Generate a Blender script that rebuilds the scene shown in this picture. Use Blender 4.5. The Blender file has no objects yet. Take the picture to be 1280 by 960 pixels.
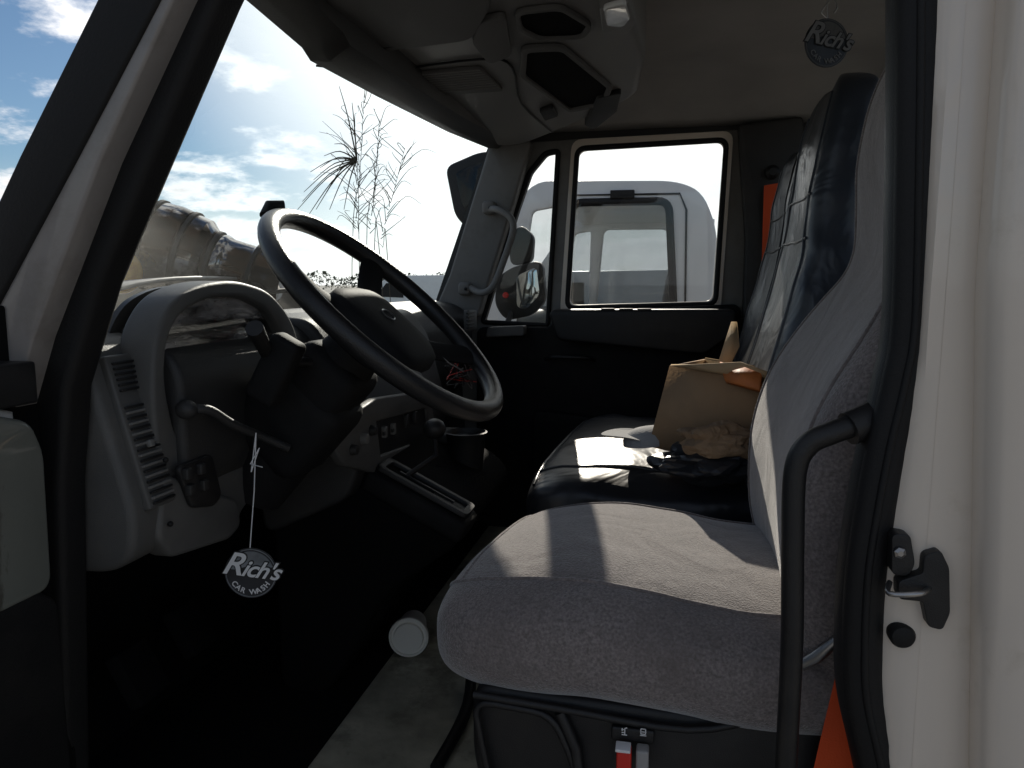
import bpy, bmesh, math, random
from mathutils import Vector, Matrix, noise
random.seed(7)
scene=bpy.context.scene
COL=scene.collection
# ------------------------------------------------------------------ camera (a real pitched and yawed camera)
F=960.0; YAW=math.radians(11.5); PIT=math.radians(7.4); CZ=2.0
s_,c_=math.sin(YAW),math.cos(YAW); sp,cp=math.sin(PIT),math.cos(PIT)
FW=Vector((-s_*cp,c_*cp,-sp)); RT=Vector((c_,s_,0)); UP=RT.cross(FW)
C0=Vector((0,0,CZ))
def P(u,v,X=None,Y=None,Z=None):
    """photogrammetry helper: measured sight line met with a real plane of the cab"""
    d=FW+RT*((u-640)/F)+UP*((480-v)/F)
    if X is not None: t=X/d.x
    elif Y is not None: t=Y/d.y
    else: t=(Z-CZ)/d.z
    return C0+d*t
cd=bpy.data.cameras.new("camera"); cam=bpy.data.objects.new("camera",cd); COL.objects.link(cam)
cam.location=C0; cam.rotation_euler=(math.radians(90)-PIT,0,YAW); cd.sensor_width=36; cd.lens=27; cd.clip_end=3000; cd.clip_start=.02
scene.camera=cam
scene.view_settings.view_transform='Standard'; scene.view_settings.look='None'; scene.view_settings.exposure=0

# ------------------------------------------------------------------ materials
def mat(name,col,rough=.6,metal=0,bump=0,bscale=200,var=.15,vscale=6,coat=0,spec=.5,dirt_reflect=None,dscale=4,dlo=.5,dhi=.7,stretch=None,sheen=0,fold=0,fscale=7):
    m=bpy.data.materials.new(name); m.use_nodes=True; nt=m.node_tree; b=nt.nodes["Principled BSDF"]
    tc=nt.nodes.new("ShaderNodeTexCoord")
    src=tc.outputs["Object"]
    if stretch:
        mp=nt.nodes.new("ShaderNodeMapping"); mp.inputs["Scale"].default_value=stretch; nt.links.new(src,mp.inputs[0]); src=mp.outputs[0]
    n=nt.nodes.new("ShaderNodeTexNoise"); n.inputs["Scale"].default_value=vscale; n.inputs["Detail"].default_value=6
    nt.links.new(src,n.inputs["Vector"])
    r=nt.nodes.new("ShaderNodeValToRGB"); nt.links.new(n.outputs["Fac"],r.inputs[0])
    a=[max(0,x*(1-var)) for x in col]; z=[min(1,x*(1+var)) for x in col]
    r.color_ramp.elements[0].position=.3; r.color_ramp.elements[1].position=.7
    r.color_ramp.elements[0].color=(*a,1); r.color_ramp.elements[1].color=(*z,1)
    out=r.outputs[0]
    if dirt_reflect:
        n2=nt.nodes.new("ShaderNodeTexNoise"); n2.inputs["Scale"].default_value=dscale; n2.inputs["Detail"].default_value=9; n2.inputs["Roughness"].default_value=.7
        nt.links.new(src,n2.inputs["Vector"])
        mr=nt.nodes.new("ShaderNodeMapRange"); mr.inputs[1].default_value=dlo; mr.inputs[2].default_value=dhi; nt.links.new(n2.outputs["Fac"],mr.inputs[0])
        mx=nt.nodes.new("ShaderNodeMixRGB"); nt.links.new(mr.outputs[0],mx.inputs[0]); nt.links.new(out,mx.inputs[1]); mx.inputs[2].default_value=(*dirt_reflect,1); out=mx.outputs[0]
    nt.links.new(out,b.inputs["Base Color"])
    rr=nt.nodes.new("ShaderNodeMapRange"); rr.inputs[3].default_value=max(0,rough-.1*min(1,rough*2)); rr.inputs[4].default_value=min(1,rough+.1*min(1,rough*2)); nt.links.new(n.outputs["Fac"],rr.inputs[0]); nt.links.new(rr.outputs[0],b.inputs["Roughness"])
    b.inputs["Metallic"].default_value=metal; b.inputs["Coat Weight"].default_value=coat; b.inputs["Specular IOR Level"].default_value=spec
    if sheen: b.inputs["Sheen Weight"].default_value=sheen; b.inputs["Sheen Roughness"].default_value=.4
    last=None
    if fold:
        n4=nt.nodes.new("ShaderNodeTexNoise"); n4.inputs["Scale"].default_value=fscale; n4.inputs["Detail"].default_value=2; n4.inputs["Distortion"].default_value=1.5; nt.links.new(src,n4.inputs["Vector"])
        b4=nt.nodes.new("ShaderNodeBump"); b4.inputs["Strength"].default_value=fold; b4.inputs["Distance"].default_value=.03; nt.links.new(n4.outputs["Fac"],b4.inputs["Height"]); last=b4
    if bump:
        n3=nt.nodes.new("ShaderNodeTexNoise"); n3.inputs["Scale"].default_value=bscale; n3.inputs["Detail"].default_value=3; nt.links.new(src,n3.inputs["Vector"])
        bp=nt.nodes.new("ShaderNodeBump"); bp.inputs["Strength"].default_value=bump; bp.inputs["Distance"].default_value=.002; nt.links.new(n3.outputs["Fac"],bp.inputs["Height"])
        if last: nt.links.new(last.outputs[0],bp.inputs["Normal"])
        last=bp
    if last: nt.links.new(last.outputs[0],b.inputs["Normal"])
    return m
def glassmat(name,tint=(.97,.98,.975),f=.03,dust_glare=.03,top=.9,rough=.01,wav=0,dcol=(.7,.68,.62)):
    m=bpy.data.materials.new(name); m.use_nodes=True; nt=m.node_tree; nt.nodes.clear()
    o=nt.nodes.new("ShaderNodeOutputMaterial"); t=nt.nodes.new("ShaderNodeBsdfTransparent"); t.inputs[0].default_value=(*tint,1)
    g=nt.nodes.new("ShaderNodeBsdfGlossy"); g.inputs["Roughness"].default_value=rough
    lw=nt.nodes.new("ShaderNodeLayerWeight"); lw.inputs[0].default_value=.5
    pw=nt.nodes.new("ShaderNodeMath"); pw.operation='POWER'; pw.inputs[1].default_value=5; nt.links.new(lw.outputs["Facing"],pw.inputs[0])
    mm=nt.nodes.new("ShaderNodeMapRange"); mm.inputs[3].default_value=f; mm.inputs[4].default_value=top; nt.links.new(pw.outputs[0],mm.inputs[0])
    mx=nt.nodes.new("ShaderNodeMixShader"); nt.links.new(mm.outputs[0],mx.inputs[0]); nt.links.new(t.outputs[0],mx.inputs[1]); nt.links.new(g.outputs[0],mx.inputs[2])
    d=nt.nodes.new("ShaderNodeBsdfDiffuse"); d.inputs[0].default_value=(*dcol,1)
    tc=nt.nodes.new("ShaderNodeTexCoord"); n=nt.nodes.new("ShaderNodeTexNoise"); n.inputs["Scale"].default_value=5; n.inputs["Detail"].default_value=8
    mp=nt.nodes.new("ShaderNodeMapping"); nt.links.new(tc.outputs["Object"],mp.inputs[0]); nt.links.new(mp.outputs[0],n.inputs[0])
    lo,hi=.4,.8
    if wav:
        mp.inputs["Scale"].default_value=(1,.9,4); mp.inputs["Rotation"].default_value=(.25,0,0); lo,hi=.42,.62
        b4=nt.nodes.new("ShaderNodeBump"); b4.inputs["Strength"].default_value=wav; b4.inputs["Distance"].default_value=.01; nt.links.new(n.outputs[0],b4.inputs["Height"]); nt.links.new(b4.outputs[0],g.inputs["Normal"])
    mr=nt.nodes.new("ShaderNodeMapRange"); mr.inputs[1].default_value=lo; mr.inputs[2].default_value=hi; mr.inputs[4].default_value=dust_glare; nt.links.new(n.outputs[0],mr.inputs[0])
    m2=nt.nodes.new("ShaderNodeMixShader"); nt.links.new(mr.outputs[0],m2.inputs[0]); nt.links.new(mx.outputs[0],m2.inputs[1]); nt.links.new(d.outputs[0],m2.inputs[2])
    nt.links.new(m2.outputs[0],o.inputs[0]); return m
M={}
M['paint']=mat("cream_paint",(.76,.675,.58),.3,coat=.6,var=.03,vscale=3,dirt_reflect=(.5,.42,.31),dscale=7,dlo=.58,dhi=.9)
M['white']=mat("white_paint",(.84,.84,.82),.3,coat=.5,var=.03)
M['silver']=mat("pillar_paint",(.28,.26,.245),.35,coat=.4,var=.1,dirt_reflect=(.18,.16,.14),dscale=9,dlo=.5,dhi=.8)
M['rubber']=mat("black_rubber",(.009,.009,.0095),.6,bump=.3,bscale=300,spec=.35)
M['void']=mat("black_shade",(.006,.006,.006),.95,bump=.6,bscale=200,spec=.1)  # near-black colour holds the shade of the footwell and recesses
M['blk']=mat("black_plastic",(.011,.011,.012),.45,bump=.35,bscale=700,dirt_reflect=(.028,.026,.023),dscale=8,dlo=.5,dhi=.8)
M['blk2']=mat("matte_black_plastic",(.009,.009,.0095),.7,bump=.35,bscale=500,spec=.22,dirt_reflect=(.02,.019,.017),dscale=8,dlo=.5,dhi=.8)
M['dk']=mat("dark_plastic",(.025,.025,.025),.5,bump=.4,bscale=600,dirt_reflect=(.05,.046,.04),dscale=6,dlo=.5,dhi=.85)
M['gray']=mat("gray_dash_plastic",(.095,.094,.09),.5,bump=.35,bscale=700,var=.08,dirt_reflect=(.14,.133,.12),dscale=5,dlo=.5,dhi=.8)
M['ltgray']=mat("light_gray_trim",(.19,.187,.178),.55,bump=.3,bscale=600,var=.08,dirt_reflect=(.13,.122,.11),dscale=9,dlo=.5,dhi=.8)
M['console']=mat("console_plastic",(.19,.187,.18),.5,bump=.3,bscale=600,var=.08)
M['visor']=mat("visor_vinyl",(.11,.109,.106),.7,bump=.4,bscale=400,var=.08)
M['liner']=mat("headliner_fabric",(.37,.362,.352),.95,bump=.5,bscale=500,var=.14,vscale=4,fold=.25,fscale=3)
M['fabric']=mat("seat_fabric",(.235,.202,.192),.95,bump=1.0,bscale=420,var=.38,vscale=260,sheen=.85,dirt_reflect=(.15,.126,.118),dscale=7,dlo=.45,dhi=.75,fold=.3,fscale=6)
M['vinyl']=mat("black_vinyl",(.02,.022,.027),.36,bump=.25,bscale=45,var=.2,fold=.22,fscale=7)
M['bvinyl']=mat("gray_vinyl",(.036,.043,.055),.36,bump=.3,bscale=50,var=.2,dirt_reflect=(.07,.072,.075),dscale=5,dlo=.5,dhi=.85,fold=.3,fscale=7)
M['leather']=mat("wheel_leather",(.012,.012,.013),.32,bump=.4,bscale=500)
M['chrome']=mat("chrome",(.34,.32,.30),.04,metal=1,var=.1,dirt_reflect=(.03,.016,.008),dscale=6,dlo=.47,dhi=.53)  # dirt patches also put dark reflections into the chrome colour
M['metal']=mat("brushed_metal",(.4,.4,.4),.35,metal=1)
M['orange']=mat("orange_webbing",(.85,.1,.02),.7,bump=.5,bscale=400,var=.1)
M['opack']=mat("orange_packet_foil",(.6,.19,.05),.6,bump=.5,bscale=80,var=.2,vscale=20)
M['card']=mat("cardboard",(.42,.27,.15),.85,bump=.3,bscale=150,var=.1,vscale=12)
M['card2']=mat("cardboard_inside",(.5,.36,.21),.85,bump=.3,bscale=150,var=.08)
M['paper']=mat("brown_paper",(.28,.19,.115),.8,bump=.4,bscale=60,var=.2,fold=.4,fscale=25)
M['wht']=mat("white_print",(.85,.85,.85),.5,var=.02)
M['tag']=mat("tag_card",(.03,.032,.037),.35,var=.5,vscale=18)
M['tagg']=mat("tag_silver",(.22,.24,.26),.35,metal=.3,var=.4,vscale=30)
M['red']=mat("red_plastic",(.7,.03,.02),.4)
M['gl']=mat("gray_lever",(.35,.34,.33),.4)
M['dimprint']=mat("dim_print",(.2,.2,.2),.6)
M['floor']=mat("lit_rubber_floor",(.42,.40,.31),.55,bump=.8,bscale=60,var=.3,vscale=14,dirt_reflect=(.10,.092,.072),dscale=4,dlo=.52,dhi=.66)  # pale tone raised for the lit part of the floor
M['label']=mat("faded_label",(.38,.36,.33),.6,var=.1)
M['capcloth']=mat("cap_cloth",(.36,.37,.38),.9,var=.15,bump=.5)
M['sticker']=mat("sticker",(.5,.47,.42),.5,var=.05)
M['dooredge']=mat("streaked_door_panel",(.17,.18,.16),.22,coat=.5,var=.2,vscale=1.5,stretch=(3,3,1),dirt_reflect=(.05,.04,.028),dscale=1.6,dlo=.53,dhi=.6)  # gray-green with random brown upright streaks
M['asphalt']=mat("asphalt",(.25,.235,.21),.9,bump=.6,bscale=30,var=.3,vscale=2)
M['weed']=mat("dry_weed",(.06,.048,.028),.8)
M['leaf']=mat("foliage",(.06,.075,.045),.9,var=.4,vscale=.3)
M['lens']=mat("lamp_lens",(.75,.76,.74),.15,coat=1,var=.1,vscale=60)
M['gauge']=mat("gauge_face",(.03,.03,.031),.4)
M['yellow']=mat("yellow_red_reflection",(.65,.36,.04),.15,coat=1,dirt_reflect=(.3,.04,.015),dscale=12)  # yellow and red of the chrome's reflection as plain colour
M['mirror']=mat("mirror_glass",(.6,.65,.66),.03,metal=1,var=.02)
M['glass']=glassmat("clear_glass"); M['wglass']=glassmat("windshield_glass",(.91,.97,.98),f=.03,dust_glare=.012,top=.45)
M['tint']=glassmat("tinted_glass",(.72,.74,.75))
M['clens']=glassmat("cluster_lens",(.5,.5,.5),f=.3,dust_glare=.9,rough=.12,wav=.6,dcol=(.55,.53,.52))  # pale diffuse streaks stand in for sky reflections on the lens
M['cream']=mat("lid_plastic",(.86,.84,.77),.5,var=.03)

# ------------------------------------------------------------------ mesh helpers
def setsmooth(me,ang=38):
    bm=bmesh.new(); bm.from_mesh(me)
    bmesh.ops.recalc_face_normals(bm,faces=bm.faces)
    for f in bm.faces: f.smooth=True
    lim=math.radians(ang)
    for e in bm.edges:
        if len(e.link_faces)==2 and e.calc_face_angle(0)>lim: e.smooth=False
    bm.to_mesh(me); bm.free()
def fin(me,name,m,parent=None,ang=38,sub=0):
    setsmooth(me,ang)
    o=bpy.data.objects.new(name,me); COL.objects.link(o)
    if isinstance(m,str): m=M[m]
    me.materials.clear(); me.materials.append(m)
    if parent: o.parent=parent
    if sub:
        md=o.modifiers.new("s",'SUBSURF'); md.levels=sub; md.render_levels=sub
    return o
def mesh(name,v,f,m,parent=None,ang=38,sub=0):
    me=bpy.data.meshes.new(name); me.from_pydata([tuple(x) for x in v],[],f); me.update()
    return fin(me,name,m,parent,ang,sub)
def empty(name,loc,label=None,cat=None,parent=None):
    o=bpy.data.objects.new(name,None); COL.objects.link(o); o.location=loc
    if parent: o.parent=parent
    if label: o["label"]=label
    if cat: o["category"]=cat
    return o
def cr(pts,n=8,closed=False):
    pts=[Vector(p) for p in pts]; out=[]; N=len(pts)
    for i in range(N if closed else N-1):
        if closed: a,b,c,d=pts[(i-1)%N],pts[i],pts[(i+1)%N],pts[(i+2)%N]
        else: a,b,c,d=pts[max(i-1,0)],pts[i],pts[i+1],pts[min(i+2,N-1)]
        for k in range(n):
            t=k/n; out.append(.5*((2*b)+(c-a)*t+(2*a-5*b+4*c-d)*t*t+(3*b-a-3*c+d)*t**3))
    if not closed: out.append(pts[-1])
    return out
def tube(name,pts,r,m,parent=None,n=12,closed=False,smooth=0,r2=None,up=None,radii=None):
    if smooth: pts=cr(pts,smooth,closed)
    pts=[Vector(p) for p in pts]; N=len(pts); V=[];Fc=[]
    up=Vector(up) if up else None
    prev=None
    for i,p in enumerate(pts):
        if closed: t=(pts[(i+1)%N]-pts[(i-1)%N]).normalized()
        else: t=(pts[min(i+1,N-1)]-pts[max(i-1,0)]).normalized()
        if up: a=t.cross(up).normalized()
        else:
            if prev is None: a=t.orthogonal().normalized()
            else: a=(prev-t*prev.dot(t)).normalized()
            prev=a
        b=t.cross(a)
        k=radii[int(i*(len(radii)-1)/max(1,N-1)+.5)] if radii else 1
        for j in range(n):
            th=2*math.pi*j/n; V.append(p+a*(math.cos(th)*r*k)+b*(math.sin(th)*(r2 or r)*k))
    for i in range(N if closed else N-1):
        for j in range(n):
            i2=(i+1)%N; Fc.append((i*n+j,i*n+(j+1)%n,i2*n+(j+1)%n,i2*n+j))
    if not closed: Fc.append(tuple(range(n))); Fc.append(tuple(range((N-1)*n,N*n)))
    return mesh(name,V,Fc,m,parent,50)
def loft(name,secs,m,parent=None,ang=60,sub=0):
    n=len(secs[0]); V=[p for s in secs for p in s]; Fc=[]
    for i in range(len(secs)-1):
        for j in range(n): Fc.append((i*n+j,i*n+(j+1)%n,(i+1)*n+(j+1)%n,(i+1)*n+j))
    Fc.append(tuple(range(n))); Fc.append(tuple(range((len(secs)-1)*n,len(secs)*n)))
    return mesh(name,V,Fc,m,parent,ang,sub)
def grid(name,fn,nu,nv,m,parent=None,thick=0,ang=40):
    V=[fn(i/nu,j/nv) for j in range(nv+1) for i in range(nu+1)]
    Fc=[(j*(nu+1)+i,j*(nu+1)+i+1,(j+1)*(nu+1)+i+1,(j+1)*(nu+1)+i) for j in range(nv) for i in range(nu)]
    o=mesh(name,V,Fc,m,parent,ang)
    if thick:
        md=o.modifiers.new("t",'SOLIDIFY'); md.thickness=thick
    return o
def rnd(pts,r,n=5):
    out=[];N=len(pts)
    for i in range(N):
        p=Vector(pts[i][:2]);a=Vector(pts[i-1][:2]);b=Vector(pts[(i+1)%N][:2])
        da=(a-p);db=(b-p);ra=min(r,da.length*.45);rb=min(r,db.length*.45)
        s=p+da.normalized()*ra;e=p+db.normalized()*rb
        for k in range(n+1):
            t=k/n; out.append(tuple(s*(1-t)**2+p*2*t*(1-t)+e*t*t))
    return out
def plane_m(plane,pos):
    if plane=='Y': A=((1,0,0),(0,0,1),(0,-1,0)); T=(0,pos,0)
    elif plane=='X': A=((0,1,0),(0,0,1),(1,0,0)); T=(pos,0,0)
    else: A=((1,0,0),(0,1,0),(0,0,1)); T=(0,0,pos)
    Mx=Matrix((A[0],A[1],A[2])).transposed().to_4x4(); Mx.translation=T; return Mx
def curve_mesh(cu,Mx):
    o=bpy.data.objects.new("tmp",cu); COL.objects.link(o); dg=bpy.context.evaluated_depsgraph_get(); dg.update()
    me=bpy.data.meshes.new_from_object(o.evaluated_get(dg)); me.transform(Mx)
    bpy.data.objects.remove(o); return me
def plate(name,outer,holes,plane,pos,thick,m,parent=None,bevel=0,ang=38):
    cu=bpy.data.curves.new("c",'CURVE'); cu.dimensions='2D'; cu.fill_mode='BOTH'; cu.extrude=max(thick/2-bevel,0); cu.bevel_depth=bevel; cu.bevel_resolution=2
    for loop in [outer]+list(holes or []):
        sp_=cu.splines.new('POLY'); sp_.points.add(len(loop)-1)
        for i,p in enumerate(loop): sp_.points[i].co=(p[0],p[1],0,1)
        sp_.use_cyclic_u=True
    Mx=pos if isinstance(pos,Matrix) else plane_m(plane,pos)
    me=curve_mesh(cu,Mx); bm=bmesh.new(); bm.from_mesh(me); bmesh.ops.remove_doubles(bm,verts=bm.verts,dist=1e-5); bm.to_mesh(me); bm.free()
    me.name=name
    return fin(me,name,m,parent,ang)
def prismY(name,prof,y0,y1,m,parent=None,r=.01,bevel=.006):
    return plate(name,rnd(prof,r) if r else prof,None,'Y',(y0+y1)/2,abs(y1-y0),m,parent,bevel)
def box(name,c,sz,m,parent=None,rot=None,bevel=.004):
    bm=bmesh.new(); bmesh.ops.create_cube(bm,size=1); bmesh.ops.scale(bm,vec=sz,verts=bm.verts)
    if bevel: bmesh.ops.bevel(bm,geom=bm.edges[:],offset=bevel,segments=3,affect='EDGES',profile=.5)
    me=bpy.data.meshes.new(name); bm.to_mesh(me); bm.free()
    R=rot if rot is not None else Matrix.Identity(3)
    me.transform(Matrix.Translation(c)@R.to_4x4()); return fin(me,name,m,parent,30)
def frame(z,x=None):
    z=Vector(z).normalized(); x=Vector(x) if x else z.orthogonal(); y=z.cross(x).normalized(); x=y.cross(z).normalized()
    return Matrix((x,y,z)).transposed()
def lathe(name,prof,base,axis,m,parent=None,n=32,ang=35):
    R=frame(axis); V=[];Fc=[]
    for (r,h) in prof:
        for j in range(n):
            th=2*math.pi*j/n; V.append(Vector(base)+R@Vector((r*math.cos(th),r*math.sin(th),h)))
    for i in range(len(prof)-1):
        for j in range(n): Fc.append((i*n+j,i*n+(j+1)%n,(i+1)*n+(j+1)%n,(i+1)*n+j))
    Fc.append(tuple(range(n)));Fc.append(tuple(range((len(prof)-1)*n,len(prof)*n)))
    return mesh(name,V,Fc,m,parent,ang)
def ball(name,c,r,m,parent=None,sc=(1,1,1)):
    bm=bmesh.new(); bmesh.ops.create_uvsphere(bm,u_segments=24,v_segments=16,radius=r); bmesh.ops.scale(bm,vec=sc,verts=bm.verts)
    me=bpy.data.meshes.new(name); bm.to_mesh(me); bm.free(); me.transform(Matrix.Translation(c)); return fin(me,name,m,parent,80)
def text(name,body,size,Mx,m,parent=None,shear=0,bold=0,ext=.0006,space=1):
    cu=bpy.data.curves.new("t",'FONT'); cu.body=body; cu.size=size; cu.align_x='CENTER'; cu.align_y='CENTER'; cu.shear=shear; cu.offset=bold; cu.extrude=ext; cu.space_character=space
    me=curve_mesh(cu,Mx); me.name=name; return fin(me,name,m,parent,30)
def poly(uvs,**k):
    out=[]
    for (u,v) in uvs:
        p=P(u,v,**k)
        if 'Y' in k: out.append((p.x,p.z))
        elif 'X' in k: out.append((p.y,p.z))
        else: out.append((p.x,p.y))
    return out
def sup(t,e):
    c,s=math.cos(t),math.sin(t); return (math.copysign(abs(c)**(2/e),c),math.copysign(abs(s)**(2/e),s))

# ------------------------------------------------------------------ ground
def circ(r,n=64): return [(r*math.cos(2*math.pi*i/n),r*math.sin(2*math.pi*i/n),0) for i in range(n)]
g=mesh("ground",circ(1500),[tuple(range(64))],'asphalt'); g["kind"]="structure"

# ================================================================== OUR TRUCK
truck=empty("truck",(0,1.75,0),"white work truck cab with open driver door and dusty interior","truck")
def band(name,L,R_,y,th,m,bev=.004):
    return plate(name,[ (P(u,v,Y=y).x,P(u,v,Y=y).z) for u,v in L]+[ (P(u,v,Y=y).x,P(u,v,Y=y).z) for u,v in R_][::-1],None,'Y',y,th,m,truck,bev)
band("weather_seal",[(238,-260),(140,0),(40,200),(-2,290),(-60,420)],[(330,-260),(207,0),(102,200),(0,390),(-60,500)],.785,.03,'rubber')
band("windshield_pillar",[(325,-260),(200,0),(95,200),(-5,395),(-80,520)],[(360,-260),(234,0),(142,200),(58,420),(30,520)],.80,.05,'silver')
band("weather_seal",[(352,-260),(234,0),(141,200),(50,440),(44,560),(50,980),(70,1150)],[(400,-260),(279,0),(194,200),(131,350),(92,480),(84,600),(90,980),(105,1150)],.835,.05,'rubber',.012)
tube("seal_lip",[P(u,v,Y=.80) for u,v in [(270,-100),(222,0),(124,205),(40,400)]],.004,'rubber',truck)
tube("seal_lip",[P(u,v,Y=.775) for u,v in [(235,-130),(172,0),(70,205),(-30,400)]],.004,'blk',truck)
box("hinge_pillar",(-.83,.80,1.5),(.12,.06,.95),'void',truck)
# --- open driver's door
dd=plate("driver_door",[(-.2,1.0),(.755,1.0),(.755,1.845),(.70,1.865),(-.2,1.865)],None,'X',-.79,.07,'white',truck,.008)
dd["label"]="open driver door with a streaked gray inner panel"
plate("door_panel",rnd([(-.18,1.64),(.76,1.64),(.764,1.80),(.75,1.835),(.70,1.85),(-.18,1.85)],.012),None,'X',-.74,.028,'dooredge',dd,.008)
plate("door_panel",rnd([(-.18,1.05),(.768,1.05),(.768,1.61),(.745,1.63),(-.18,1.63)],.01),None,'X',-.742,.03,'blk2',dd,.008)
box("door_sill",(-.77,.3,1.885),(.075,.95,.05),'blk',dd)
tube("window_frame",[(-.785,.74,1.9),(-.785,.56,2.38),(-.785,.5,2.43),(-.785,-.1,2.45),(-.785,-.18,2.4),(-.785,-.2,1.9)],.018,'blk',dd)
plate("window_pane",[(.735,1.89),(.56,2.37),(.5,2.42),(-.1,2.44),(-.19,1.89)],None,'X',-.787,.004,'glass',dd)
# --- B pillar jamb
leftpx=[(1148,-260),(1148,100),(1144,300),(1139,420),(1112,550),(1095,640),(1088,700),(1082,850),(1100,960),(1130,1150)]
LP=[P(u,v,Y=.84) for u,v in leftpx]
def leftx(z):
    L=sorted([(p.z,p.x) for p in LP])
    if z<=L[0][0]: return L[0][1]
    for a,b in zip(L,L[1:]):
        if z<=b[0]: return a[1]+(b[1]-a[1])*(z-a[0])/(b[0]-a[0])
    return L[-1][1]
def xu(u,y): return math.tan(math.atan((u-640)/F)-YAW)*y
cols=[(None,.875),('m',.85),(xu(1166,.83),.836),(xu(1176,.83),.8355),(xu(1180,.83),.839),(xu(1184,.83),.8345),(xu(1222,.83),.833),(xu(1230,.82),.815),(xu(1237,.81),.797),(xu(1252,.8),.79),(xu(1276,.8),.7885),(xu(1281,.8),.793),(xu(1286,.8),.7885),(xu(1400,.8),.80),(xu(1700,.8),.83)]
def jamb(i,j):
    z=1.0+j*1.75; k=int(round(i*(len(cols)-1))); x,y=cols[k]; lx=leftx(z)
    if x is None: x=lx
    elif x=='m': x=(lx+cols[2][0])/2
    if k>=6: x+=.036*max(0,min(1.2,(2.0-z)/.6))
    return (x,y+.0015*math.sin(z*9+x*20),z)
o=grid("door_jamb",jamb,len(cols)-1,60,'paint',truck,.012,ang=45)
sealuv=[(1146,-260),(1148,0),(1146,200),(1141,400),(1128,480),(1109,560),(1092,650),(1082,720),(1078,800),(1080,870),(1097,950),(1120,1060),(1130,1150)]
tube("weather_seal",[P(u,v,Y=.845) for u,v in sealuv],.021,'rubber',truck,n=14,smooth=8,r2=.014,up=(0,1,0))
tube("weather_seal",[P(u-14,v,Y=.845)+Vector((0,.022,0)) for u,v in sealuv],.013,'blk',truck,n=14,smooth=8,r2=.022,up=(0,1,0))
tube("seal_lip",[P(u+2,v,Y=.835)+Vector((0,-.004,0)) for u,v in sealuv],.004,'rubber',truck,n=8,smooth=8)
lat=plate("door_striker",rnd(poly([(1120,722),(1150,712),(1152,690),(1170,684),(1180,705),(1181,760),(1172,780),(1156,776),(1150,745),(1120,742)],Y=.825),.004),None,'Y',.822,.02,'blk',truck,.001)
tube("striker_loop",[P(1112,728,Y=.815),P(1112,742,Y=.79),P(1150,742,Y=.79),P(1162,735,Y=.815)],.0028,'metal',lat,smooth=4)
br=plate("hinge_bracket",rnd(poly([(1112,664),(1132,664),(1138,700),(1130,714),(1112,712)],Y=.83),.005),None,'Y',.828,.022,'blk',truck,.001)
lathe("bolt",[(.006,0),(.006,.004),(.003,.006)],P(1124,690,Y=.816),(0,-1,0),'metal',br,n=6)
lathe("rubber_bumper",[(.013,0),(.013,.012),(.011,.016),(.004,.018)],P(1124,789,Y=.838),(0,-1,0),'rubber',truck,n=24)
plate("label",rnd(poly([(1163,588),(1177,592),(1177,656),(1163,650)],Y=.83),.002),None,'Y',.8295,.002,'label',truck)["label"]="faded gray rectangular label"
st=plate("sticker",rnd(poly([(1164,826),(1187,836),(1187,990),(1163,985)],Y=.83),.002),None,'Y',.829,.002,'sticker',truck); st["label"]="white barcode sticker"
V=[];Fc=[]
a=P(1172,856,Y=.827);b=P(1182,940,Y=.827)
zz=a.z
while zz>b.z-.03:
    w=random.choice([.0007,.0012,.002]); i=len(V); V+=[(a.x,.827,zz),(b.x,.827,zz),(b.x,.827,zz-w),(a.x,.827,zz-w)];Fc.append((i,i+1,i+2,i+3)); zz-=w+random.choice([.0007,.0012,.0018])
mesh("barcode",V,Fc,'blk',st)
# --- grab handle on the near pillar
tube("grab_handle",[P(1100,518,Y=.87),P(1078,528,Y=.86),P(1040,541,Y=.85),P(1010,556,Y=.85),P(994,590,Y=.85),P(991,680,Y=.85),P(990,800,Y=.85),P(984,930,Y=.86),P(978,1080,Y=.88)],.0122,'blk',truck,n=16,smooth=8)
tube("grab_handle_mount",[P(1112,508,Y=.88),P(1088,524,Y=.865),P(1060,536,Y=.855)],.018,'blk',truck,n=14,smooth=6)

# --- far side wall with window openings
main_w=rnd(poly([(721,186),(908,175),(893,379),(709,384)],Y=2.72),.03)
vent_w=rnd(poly([(699,190),(683,193),(664,216),(648,262),(605,402),(686,406)],Y=2.72),.012)
wall=[(-1.1,1.0),(.66,1.0),(.66,2.66),(-.56,2.66)]+poly([(608,192),(545,378)],Y=2.72)+[(-1.1,1.88)]
plate("side_wall",wall,[main_w,vent_w],'Y',2.735,.05,'dk',truck)
pd=plate("passenger_door",rnd(poly([(652,180),(926,164),(935,220),(915,600),(905,760),(600,760),(575,420)],Y=2.71),.02),[main_w,vent_w],'Y',2.708,.02,'ltgray',truck,.004)
pd["label"]="closed passenger door with light gray frame and black panel"
fr_o=rnd(poly([(716,176),(916,165),(900,390),(701,394)],Y=2.70),.035)
plate("window_frame",fr_o,[rnd(poly([(724,189),(905,178),(891,377),(712,382)],Y=2.70),.028)],'Y',2.692,.016,'paint',pd,.002)
gasket=rnd(poly([(722,186),(908,175),(894,380),(709,385)],Y=2.69),.028)
tube("window_gasket",[(x,2.684,z) for x,z in gasket],.009,'rubber',pd,n=8,closed=True)
tube("window_gasket",[(x,2.694,z) for x,z in vent_w],.009,'rubber',pd,n=8,closed=True)
plate("window_pane",main_w,None,'Y',2.728,.004,'glass',pd)
plate("vent_window",vent_w,None,'Y',2.73,.004,'glass',pd)
plate("door_panel",rnd(poly([(600,412),(690,412),(700,392),(922,384),(915,600),(905,800),(600,800)],Y=2.67),.02),None,'Y',2.672,.03,'blk2',pd,.01)
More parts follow.
